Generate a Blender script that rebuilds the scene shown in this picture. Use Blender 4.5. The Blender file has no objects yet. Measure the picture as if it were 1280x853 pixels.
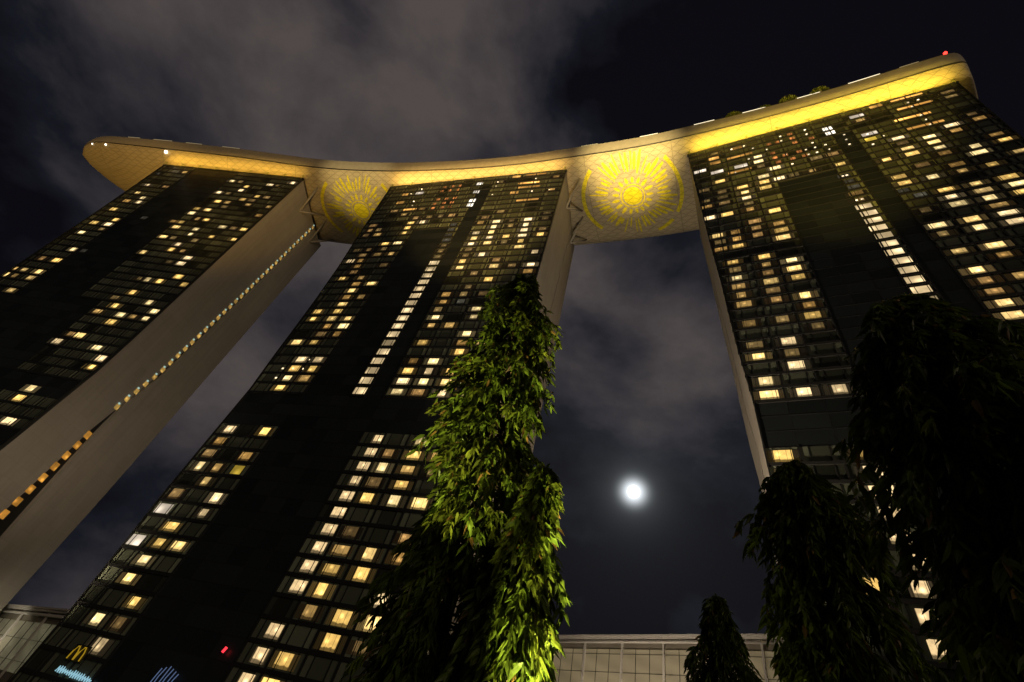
import bpy, bmesh, math, random
from mathutils import Vector, Matrix
import numpy as np
C = bpy.context.scene.collection
R = math.radians
EYE = 1.6                                   # eye height above the ground
rnd = random.Random(7)

# ------------------------------------------------------------------ camera
cam = bpy.data.cameras.new('camera'); cam.sensor_width = 36.0; cam.lens = 36.0*604/1280
cam.clip_start = 0.1; cam.clip_end = 20000
camo = bpy.data.objects.new('camera', cam); C.objects.link(camo)
RT = Vector((0.961405201, -0.189459528, 0.199512223))
UP = Vector((-0.275136403, -0.662025723, 0.697152710))
FW = Vector((0.0, 0.725139317, 0.688602187))
camo.matrix_world = Matrix(((RT.x, UP.x, -FW.x, 0), (RT.y, UP.y, -FW.y, 0), (RT.z, UP.z, -FW.z, EYE), (0, 0, 0, 1)))
bpy.context.scene.camera = camo
sc = bpy.context.scene
sc.view_settings.view_transform = 'Standard'; sc.view_settings.look = 'None'
sc.view_settings.exposure = 0.0; sc.view_settings.gamma = 1.0; sc.view_settings.use_curve_mapping = False
sc.cycles.use_denoising = True
sc.cycles.max_bounces = 5; sc.cycles.diffuse_bounces = 2; sc.cycles.glossy_bounces = 2
sc.cycles.sample_clamp_indirect = 4.0

def dirv(az, el):
    a, e = R(az), R(el)
    return Vector((math.sin(a)*math.cos(e), math.cos(a)*math.cos(e), math.sin(e)))
def px(x, y):                               # unit direction seen at a place of the photograph (used for sky features only)
    return (RT*(x-640) + UP*(426.5-y) + FW*604).normalized()

# ------------------------------------------------------------------ night sky with city lit cloud
MOON = px(792, 615)
w = bpy.data.worlds.new('World'); sc.world = w; w.use_nodes = True
nt = w.node_tree; N = nt.nodes; Lk = nt.links; N.clear()
def nd(t, **k):
    n = N.new(t)
    for a, b in k.items(): setattr(n, a, b)
    return n
def mth(op, a, b=None, clamp=False, tree=None):
    n = (tree or nt).nodes.new('ShaderNodeMath'); n.operation = op; n.use_clamp = clamp
    for i, v in enumerate((a, b)):
        if v is None: continue
        if isinstance(v, (int, float)): n.inputs[i].default_value = v
        else: (tree or nt).links.new(v, n.inputs[i])
    return n.outputs[0]
tc = nd('ShaderNodeTexCoord')
def blob(x, y, lo, hi):                     # soft patch of sky round a direction: 0 at cos=lo, 1 at cos=hi
    d = nd('ShaderNodeVectorMath', operation='DOT_PRODUCT'); Lk.new(tc.outputs['Generated'], d.inputs[0])
    d.inputs[1].default_value = px(x, y)
    m = nd('ShaderNodeMapRange', interpolation_type='SMOOTHSTEP'); Lk.new(d.outputs['Value'], m.inputs['Value'])
    m.inputs['From Min'].default_value = lo; m.inputs['From Max'].default_value = hi
    return m.outputs[0]
warp = nd('ShaderNodeTexNoise'); warp.inputs['Scale'].default_value = 3.1; warp.inputs['Detail'].default_value = 6
warp.inputs['Roughness'].default_value = .55; warp.inputs['Distortion'].default_value = .15
mp = nd('ShaderNodeMapping'); mp.inputs['Location'].default_value = (3.1, 1.7, .4); mp.inputs['Scale'].default_value = (1.0, 1.0, 1.5)
Lk.new(tc.outputs['Generated'], mp.inputs[0]); Lk.new(mp.outputs[0], warp.inputs['Vector'])
big = mth('MULTIPLY', blob(520, 60, .80, .985), .62)
big2 = mth('MULTIPLY', blob(150, 120, .93, .995), .16)
b3 = mth('MULTIPLY', blob(350, 420, .93, .995), .30)
b4 = mth('MULTIPLY', blob(150, 640, .95, .998), .30)
b5 = mth('MULTIPLY', blob(780, 350, .93, .995), .52)
b6 = mth('MULTIPLY', blob(900, 540, .975, .998), .22)
neg = mth('MULTIPLY', blob(1060, 60, .85, .97), -.38)
neg2 = mth('MULTIPLY', blob(780, 740, .95, .99), -.16)
cover = big
for t in (big2, b3, b4, b5, b6, neg, neg2): cover = mth('ADD', cover, t)
nz = mth('MULTIPLY', mth('SUBTRACT', warp.outputs['Fac'], .5), 2.3)
dens = mth('ADD', cover, mth('MULTIPLY', nz, .95))
dens = mth('ADD', dens, .02, clamp=True)
ramp = nd('ShaderNodeValToRGB'); Lk.new(dens, ramp.inputs[0])
e = ramp.color_ramp.elements
e[0].position = 0; e[0].color = (.0036, .0032, .0052, 1)
e[1].position = 1; e[1].color = (.080, .066, .064, 1)
q = e.new(.25); q.color = (.0085, .0095, .0140, 1)
q = e.new(.55); q.color = (.033, .0295, .034, 1)
# aureole of moonlight in the thin cloud
dm = nd('ShaderNodeVectorMath', operation='DOT_PRODUCT'); Lk.new(tc.outputs['Generated'], dm.inputs[0]); dm.inputs[1].default_value = MOON
ang = mth('ARCCOSINE', mth('MINIMUM', dm.outputs['Value'], 1.0))
g1 = mth('MULTIPLY', mth('EXPONENT', mth('MULTIPLY', mth('POWER', mth('DIVIDE', ang, .0185), 2.0), -1.0)), 1.5)
g2 = mth('MULTIPLY', mth('EXPONENT', mth('MULTIPLY', mth('DIVIDE', ang, .026), -1.0)), .16)
g3 = mth('MULTIPLY', mth('EXPONENT', mth('MULTIPLY', mth('DIVIDE', ang, .20), -1.0)), .016)
gl = mth('ADD', mth('ADD', g1, g2), g3)
gc = nd('ShaderNodeMix', data_type='RGBA', blend_type='MULTIPLY'); gc.inputs[0].default_value = 1
gc.inputs[6].default_value = (.88, .95, 1.0, 1); cb = nd('ShaderNodeCombineXYZ')
for i in range(3): Lk.new(gl, cb.inputs[i])
Lk.new(cb.outputs[0], gc.inputs[7])
addc = nd('ShaderNodeMix', data_type='RGBA', blend_type='ADD'); addc.inputs[0].default_value = 1
Lk.new(ramp.outputs[0], addc.inputs[6]); Lk.new(gc.outputs[2], addc.inputs[7])
# the physical sky long after sunset adds its last trace to the cloud
sky = nd('ShaderNodeTexSky'); sky.sky_type = 'NISHITA'; sky.sun_disc = False; sky.sun_elevation = R(-6); sky.sun_rotation = R(200)
sm = nd('ShaderNodeMix', data_type='RGBA', blend_type='ADD'); sm.inputs[0].default_value = .02
Lk.new(addc.outputs[2], sm.inputs[6]); Lk.new(sky.outputs[0], sm.inputs[7])
bg = nd('ShaderNodeBackground'); bg.inputs['Strength'].default_value = 1.0; Lk.new(sm.outputs[2], bg.inputs['Color'])
ow = nd('ShaderNodeOutputWorld'); Lk.new(bg.outputs[0], ow.inputs[0])

# the glow of the city behind the viewer: low, broad and warm
sun = bpy.data.lights.new('city_glow', 'SUN'); sun.energy = .36; sun.angle = R(35); sun.color = (1.0, .78, .55)
suno = bpy.data.objects.new('city_glow', sun); C.objects.link(suno)
suno.rotation_euler = (-dirv(150, 14)).to_track_quat('-Z', 'Y').to_euler()

# ------------------------------------------------------------------ materials
def mat(name, col=(.5, .5, .5), rough=.7, emis=None, es=0, metal=0, spec=.5):
    m = bpy.data.materials.new(name); m.use_nodes = True
    b = m.node_tree.nodes['Principled BSDF']
    b.inputs['Base Color'].default_value = (*col, 1); b.inputs['Roughness'].default_value = rough
    b.inputs['Metallic'].default_value = metal; b.inputs['Specular IOR Level'].default_value = spec
    if emis: b.inputs['Emission Color'].default_value = (*emis, 1); b.inputs['Emission Strength'].default_value = es
    return m
def noisy(name, c1, c2, scale, rough=.8, detail=5, bump=0, coord='Object', stretch=(1, 1, 1), spec=.4):
    m = mat(name, c1, rough, spec=spec); t = m.node_tree; b = t.nodes['Principled BSDF']
    tcn = t.nodes.new('ShaderNodeTexCoord'); mpn = t.nodes.new('ShaderNodeMapping'); mpn.inputs['Scale'].default_value = stretch
    n = t.nodes.new('ShaderNodeTexNoise'); n.inputs['Scale'].default_value = scale; n.inputs['Detail'].default_value = detail
    r = t.nodes.new('ShaderNodeValToRGB'); r.color_ramp.elements[0].color = (*c1, 1); r.color_ramp.elements[1].color = (*c2, 1)
    r.color_ramp.elements[0].position = .3; r.color_ramp.elements[1].position = .7
    t.links.new(tcn.outputs[coord], mpn.inputs[0]); t.links.new(mpn.outputs[0], n.inputs['Vector'])
    t.links.new(n.outputs['Fac'], r.inputs[0]); t.links.new(r.outputs[0], b.inputs['Base Color'])
    if bump:
        bn = t.nodes.new('ShaderNodeBump'); bn.inputs['Strength'].default_value = bump
        t.links.new(n.outputs['Fac'], bn.inputs['Height']); t.links.new(bn.outputs[0], b.inputs['Normal'])
    return m
def attr_mat(name, rough, spec=.5, gain=1):     # colour per face from the mesh
    m = mat(name, (1, 1, 1), rough, spec=spec); t = m.node_tree
    a = t.nodes.new('ShaderNodeVertexColor'); a.layer_name = 'tone'
    t.links.new(a.outputs['Color'], t.nodes['Principled BSDF'].inputs['Base Color'])
    tcn = t.nodes.new('ShaderNodeTexCoord'); n = t.nodes.new('ShaderNodeTexNoise'); n.inputs['Scale'].default_value = .22; n.inputs['Detail'].default_value = 3
    bn = t.nodes.new('ShaderNodeBump'); bn.inputs['Strength'].default_value = .25; bn.inputs['Distance'].default_value = .4
    t.links.new(tcn.outputs['Object'], n.inputs['Vector']); t.links.new(n.outputs['Fac'], bn.inputs['Height']); t.links.new(bn.outputs[0], t.nodes['Principled BSDF'].inputs['Normal'])
    return m
M = {}
def cladding():
    m = noisy('pale_cladding', (.33, .30, .25), (.44, .405, .345), .035, .85, 9, coord='Object', stretch=(1, 1, .45)); t = m.node_tree; b = t.nodes['Principled BSDF']
    def mm(op, a, c=None, clamp=False): return mth(op, a, c, clamp, tree=t)
    tcn = t.nodes.new('ShaderNodeTexCoord'); sp = t.nodes.new('ShaderNodeSeparateXYZ'); t.links.new(tcn.outputs['Object'], sp.inputs[0])
    def line(v, wd): return mm('LESS_THAN', mm('FRACT', v), wd)
    k = mm('MAXIMUM', line(mm('DIVIDE', sp.outputs[2], 3.69), .045), line(mm('DIVIDE', sp.outputs[1], 3.2), .03))
    wn = t.nodes.new('ShaderNodeTexWhiteNoise'); wn.noise_dimensions = '2D'; cv = t.nodes.new('ShaderNodeCombineXYZ')
    t.links.new(mm('FLOOR', mm('DIVIDE', sp.outputs[2], 3.69)), cv.inputs[0]); t.links.new(mm('FLOOR', mm('DIVIDE', sp.outputs[1], 3.2)), cv.inputs[1]); t.links.new(cv.outputs[0], wn.inputs['Vector'])
    st = t.nodes.new('ShaderNodeTexNoise'); st.inputs['Scale'].default_value = 1.0; st.inputs['Detail'].default_value = 5
    mp_ = t.nodes.new('ShaderNodeMapping'); mp_.inputs['Scale'].default_value = (.9, .9, .03); t.links.new(tcn.outputs['Object'], mp_.inputs[0]); t.links.new(mp_.outputs[0], st.inputs['Vector'])
    tone = mm('SUBTRACT', mm('ADD', mm('ADD', .80, mm('MULTIPLY', wn.outputs['Value'], .06)), mm('MULTIPLY', st.outputs['Fac'], .26)), mm('MULTIPLY', k, .06))
    src = b.inputs['Base Color'].links[0].from_socket
    mx = t.nodes.new('ShaderNodeMix'); mx.data_type = 'RGBA'; mx.blend_type = 'MULTIPLY'; mx.inputs[0].default_value = 1
    cb = t.nodes.new('ShaderNodeCombineXYZ')
    for i in range(3): t.links.new(tone, cb.inputs[i])
    t.links.new(src, mx.inputs[6]); t.links.new(cb.outputs[0], mx.inputs[7]); t.links.new(mx.outputs[2], b.inputs['Base Color'])
    return m
M['concrete'] = cladding()
M['glass'] = attr_mat('tinted_glass', .30, .35)
M['frame'] = mat('dark_metal', (.022, .022, .020), .5)
M['steel'] = mat('white_steel', (.40, .37, .30), .5)
M['fixture'] = mat('fixture_metal', (.30, .33, .10), .6)
M['deck'] = mat('deck', (.3, .29, .27), .8)
M['grey_fascia'] = noisy('fascia_panels', (.30, .275, .23), (.36, .33, .28), .6, .6)
M['white_panel'] = noisy('white_fascia', (.52, .50, .46), (.60, .57, .52), 2, .6)
M['asphalt'] = noisy('paving', (.04, .04, .038), (.065, .062, .058), 3, .9, 8, .2)

def win_mat():          # a room behind glass: lamp glow between curtains that also paint spilled side glow
    m = bpy.data.materials.new('lit_room_glass'); m.use_nodes = True; t = m.node_tree
    b = t.nodes['Principled BSDF']; b.inputs['Base Color'].default_value = (.03, .03, .03, 1); b.inputs['Roughness'].default_value = .25
    def mm(op, a, c=None, clamp=False): return mth(op, a, c, clamp, tree=t)
    uv = t.nodes.new('ShaderNodeUVMap'); uv.uv_map = 'room'
    sp = t.nodes.new('ShaderNodeSeparateXYZ'); t.links.new(uv.outputs[0], sp.inputs[0])
    sd = t.nodes.new('ShaderNodeUVMap'); sd.uv_map = 'seed'
    ss = t.nodes.new('ShaderNodeSeparateXYZ'); t.links.new(sd.outputs[0], ss.inputs[0])
    x, y, s1, s2 = sp.outputs[0], sp.outputs[1], ss.outputs[0], ss.outputs[1]
    col = t.nodes.new('ShaderNodeVertexColor'); col.layer_name = 'tone'
    # x is in metres from the room's middle, y in metres above the sill
    ax = mm('ABSOLUTE', x)
    half = mm('ADD', .85, mm('MULTIPLY', s1, .75))
    core = mm('SUBTRACT', 1.0, mm('MULTIPLY', mm('SUBTRACT', ax, half), 9.0), True)
    core = mm('MAXIMUM', mm('MINIMUM', core, 1.0), 0.0)
    # curtain folds, their dim glow painting light spilled on the side panels
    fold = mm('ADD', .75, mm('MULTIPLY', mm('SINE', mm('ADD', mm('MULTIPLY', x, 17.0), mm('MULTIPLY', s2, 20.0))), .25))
    curt_spill = mm('MULTIPLY', fold, mm('ADD', .02, mm('MULTIPLY', s2, .07)))
    # furniture silhouette along the sill and a head of brighter ceiling
    nz = t.nodes.new('ShaderNodeTexNoise'); nz.inputs['Scale'].default_value = 1.3; nz.inputs['Detail'].default_value = 3
    cv = t.nodes.new('ShaderNodeCombineXYZ'); t.links.new(mm('ADD', x, mm('MULTIPLY', s1, 40.0)), cv.inputs[0]); t.links.new(y, cv.inputs[1]); t.links.new(mm('MULTIPLY', s2, 50.0), cv.inputs[2])
    t.links.new(cv.outputs[0], nz.inputs['Vector'])
    low = mm('SUBTRACT', 1.0, mm('MULTIPLY', mm('SUBTRACT', mm('ADD', .15, mm('MULTIPLY', nz.outputs['Fac'], .9)), y), 5.0), True)
    low = mm('ADD', .18, mm('MULTIPLY', mm('MINIMUM', low, 1.0), .82))
    var = mm('ADD', .45, mm('MULTIPLY', nz.outputs['Fac'], 1.1))
    # lamp
    lx = mm('SUBTRACT', x, mm('MULTIPLY', mm('SUBTRACT', s2, .5), 1.6)); ly = mm('SUBTRACT', y, mm('ADD', .9, mm('MULTIPLY', s1, .8)))
    dd = mm('ADD', mm('MULTIPLY', lx, lx), mm('MULTIPLY', ly, ly))
    lamp = mm('MULTIPLY', mm('EXPONENT', mm('MULTIPLY', dd, -9.0)), 1.6)
    mull = mm('GREATER_THAN', mm('ABSOLUTE', mm('SUBTRACT', ax, .62)), .05)
    room = mm('MULTIPLY', mm('MULTIPLY', mm('ADD', mm('MULTIPLY', var, low), lamp), core), mm('ADD', .45, mm('MULTIPLY', mull, .55)))
    tot = mm('ADD', room, mm('MULTIPLY', curt_spill, mm('SUBTRACT', 1.0, core)))
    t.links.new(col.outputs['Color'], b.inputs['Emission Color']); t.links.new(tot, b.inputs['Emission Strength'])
    return m
M['room'] = win_mat()

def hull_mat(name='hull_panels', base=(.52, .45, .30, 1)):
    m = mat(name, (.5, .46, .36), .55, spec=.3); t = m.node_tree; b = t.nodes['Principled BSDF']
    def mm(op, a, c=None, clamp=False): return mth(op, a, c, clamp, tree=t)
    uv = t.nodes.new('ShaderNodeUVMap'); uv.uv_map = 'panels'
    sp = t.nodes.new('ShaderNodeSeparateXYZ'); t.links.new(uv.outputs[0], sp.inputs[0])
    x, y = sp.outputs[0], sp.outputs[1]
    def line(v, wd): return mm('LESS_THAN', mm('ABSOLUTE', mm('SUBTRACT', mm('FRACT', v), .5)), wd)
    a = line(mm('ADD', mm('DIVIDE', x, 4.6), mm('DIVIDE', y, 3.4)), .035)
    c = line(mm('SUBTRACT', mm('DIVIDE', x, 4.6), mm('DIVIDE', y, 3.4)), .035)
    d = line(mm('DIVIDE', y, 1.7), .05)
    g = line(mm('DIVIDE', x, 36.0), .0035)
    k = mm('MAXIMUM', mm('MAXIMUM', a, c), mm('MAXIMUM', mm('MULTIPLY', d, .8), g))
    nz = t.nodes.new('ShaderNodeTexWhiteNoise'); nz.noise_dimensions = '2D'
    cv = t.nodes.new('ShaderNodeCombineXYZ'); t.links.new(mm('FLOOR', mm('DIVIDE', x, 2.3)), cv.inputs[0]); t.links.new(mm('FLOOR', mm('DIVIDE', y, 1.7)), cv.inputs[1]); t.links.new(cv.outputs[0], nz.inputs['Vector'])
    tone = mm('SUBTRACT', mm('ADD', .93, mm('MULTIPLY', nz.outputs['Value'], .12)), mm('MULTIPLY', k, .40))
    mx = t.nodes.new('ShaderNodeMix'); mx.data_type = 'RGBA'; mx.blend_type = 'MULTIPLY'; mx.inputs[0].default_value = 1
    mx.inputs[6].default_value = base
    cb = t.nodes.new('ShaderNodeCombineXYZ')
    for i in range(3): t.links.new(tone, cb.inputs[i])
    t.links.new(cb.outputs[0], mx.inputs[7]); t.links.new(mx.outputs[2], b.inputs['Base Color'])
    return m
M['hull'] = hull_mat()

# ------------------------------------------------------------------ builders
def empty(name, loc=(0, 0, 0), rz=0):
    o = bpy.data.objects.new(name, None); C.objects.link(o); o.location = loc; o.rotation_euler = (0, 0, rz); return o
def tag(o, label, cat, group=None, kind=None):
    if label: o['label'] = label
    if cat: o['category'] = cat
    if group: o['group'] = group
    if kind: o['kind'] = kind
    return o
def mk(name, verts, faces, m, parent=None, smooth=False, tone=None, uvs=None):
    me = bpy.data.meshes.new(name); me.from_pydata([tuple(v) for v in verts], [], faces)
    if m: me.materials.append(m)
    if smooth: me.polygons.foreach_set('use_smooth', [True]*len(me.polygons))
    if tone is not None:                    # one colour per face
        a = me.color_attributes.new('tone', 'FLOAT_COLOR', 'CORNER'); k = []
        for p, c in zip(me.polygons, tone): k += [c[0], c[1], c[2], 1.0]*p.loop_total
        a.data.foreach_set('color', k)
    for nm, vals in (uvs or {}).items():    # one pair per loop
        l = me.uv_layers.new(name=nm); l.data.foreach_set('uv', [c for v in vals for c in v])
    me.update()
    o = bpy.data.objects.new(name, me); C.objects.link(o)
    if parent: o.parent = parent
    return o
class MB:
    def __init__(s): s.v, s.f = [], []
    def add(s, v, f):
        n = len(s.v); s.v += [tuple(x) for x in v]; s.f += [tuple(i+n for i in q) for q in f]
    def box(s, x0, x1, y0, y1, z0, z1):
        s.hexa([(x0, y0, z0), (x1, y0, z0), (x1, y1, z0), (x0, y1, z0)], [(x0, y0, z1), (x1, y0, z1), (x1, y1, z1), (x0, y1, z1)])
    def hexa(s, b, t):
        s.add(list(b)+list(t), [(3, 2, 1, 0), (4, 5, 6, 7), (0, 1, 5, 4), (1, 2, 6, 5), (2, 3, 7, 6), (3, 0, 4, 7)])
    def tube(s, pts, rads, n=8):
        pts = [Vector(p) for p in pts]; rings = []
        for i, p in enumerate(pts):
            d = (pts[min(i+1, len(pts)-1)]-pts[max(i-1, 0)]).normalized()
            a = d.cross(Vector((0, 0, 1)) if abs(d.z) < .9 else Vector((1, 0, 0))).normalized(); b = d.cross(a)
            r = rads[i] if hasattr(rads, '__len__') else rads
            rings.append([p+(a*math.cos(2*math.pi*k/n)+b*math.sin(2*math.pi*k/n))*r for k in range(n)])
        f = [(i*n+k, i*n+(k+1) % n, (i+1)*n+(k+1) % n, (i+1)*n+k) for i in range(len(pts)-1) for k in range(n)]
        f += [tuple(range(n-1, -1, -1)), tuple((len(pts)-1)*n+k for k in range(n))]
        s.add([v for r in rings for v in r], f)
    def build(s, name, m, parent=None, smooth=False): return mk(name, s.v, s.f, m, parent, smooth)

# ------------------------------------------------------------------ ground
gm = MB(); gm.add([(-3000, -3000, 0), (3000, -3000, 0), (3000, 3000, 0), (-3000, 3000, 0)], [(0, 1, 2, 3)])
go = gm.build('ground', M['asphalt']); tag(go, None, None, kind='structure')

# ------------------------------------------------------------------ the three towers
Z0, FH = 6.6+EYE, 3.69                      # centre of floor 0 and storey height
LEAN = {'B': ([0, 8, 18, 30, 56, 71, 100, 122, 150, 192], [-8, -7, -6.2, -5, -3.5, -2.6, -1.6, -1, -.3, 0]),
        'A': ([0, 8, 18, 30, 40, 56, 71, 192], [-6, -5.6, -5, -3.9, -2.9, -1.6, -.3, 0])}
LEAN['C'] = LEAN['B']
LEFT = {'A': ([0, 56, 100, 150, 192], [6, 5, 4, 2.6, 0]),
        'B': ([0, 15, 35, 73, 82, 106, 125, 146, 168, 192], [11.5, 11, 9.3, 9.3, 8.3, 7.2, 6, 3.6, 1.8, 0]),
        'C': ([0, 50, 68, 85, 110, 131, 192], [9, 7.1, 6.7, 5.4, 4.3, 3.0, 0])}
RIGHT = {'A': ([0, 192], [75.3, 75.3]), 'B': ([0, 192], [81.9, 81.9]), 'C': ([0, 147, 192], [79.8, 80, 81.7])}
MULL = {'A': [2.8, 6.2, 12, 18, 22.6, 27.2, 32, 37, 41.8, 46.6, 51.4, 56.2, 61.1, 66, 70.8],
        'B': [3, 9.3, 15.5, 21.3, 27.2, 32, 36.9, 41.7, 46, 51.3, 57.2, 63.3, 69.4, 75.5],
        'C': [3.1, 6.3, 12.5, 18.6, 25, 30, 35.2, 40.4, 44.6, 49.7, 55.6, 61.7, 67.9, 74]}
# (u from, u to, floor from, floor to) of the plain dark glass fields without rooms
PLAIN = {'A': [(18, 41.8, -2, 50), (0, 90, 14, 15), (6, 51, 15, 24), (18, 90, -2, 10)],
         'B': [(27.2, 41.7, 0, 39), (46, 51.3, 0, 47), (0, 90, 14, 16), (0, 9.5, -2, 13), (27.2, 51.3, -2, 16), (75.5, 90, -2, 16)],
         'C': [(25, 40.4, 0, 40), (44.6, 49.7, 0, 46), (0, 90, 14, 16), (25, 90, -2, 13)]}
FR = {'A': ((-190.6, 149.4), (-117.0, 134.5)), 'B': ((-73.5, 125.8), (2.0, 94.6)), 'C': ((45.7, 75.1), (114.1, 30.4))}
GR1 = ([0, 28, 45, 57, 82, 128, 192], [9, 10.9, 12, 12.7, 17, 20.4, 24.2])      # depth where the front slab ends
GR2 = ([0, 24, 43, 66, 82, 128, 192], [17.5, 16.4, 15.2, 14.6, 18.2, 21.5, 25.0])     # depth where the rear slab starts
REAR = ([0, 50, 192], [31.5, 33.5, 35.5])
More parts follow.
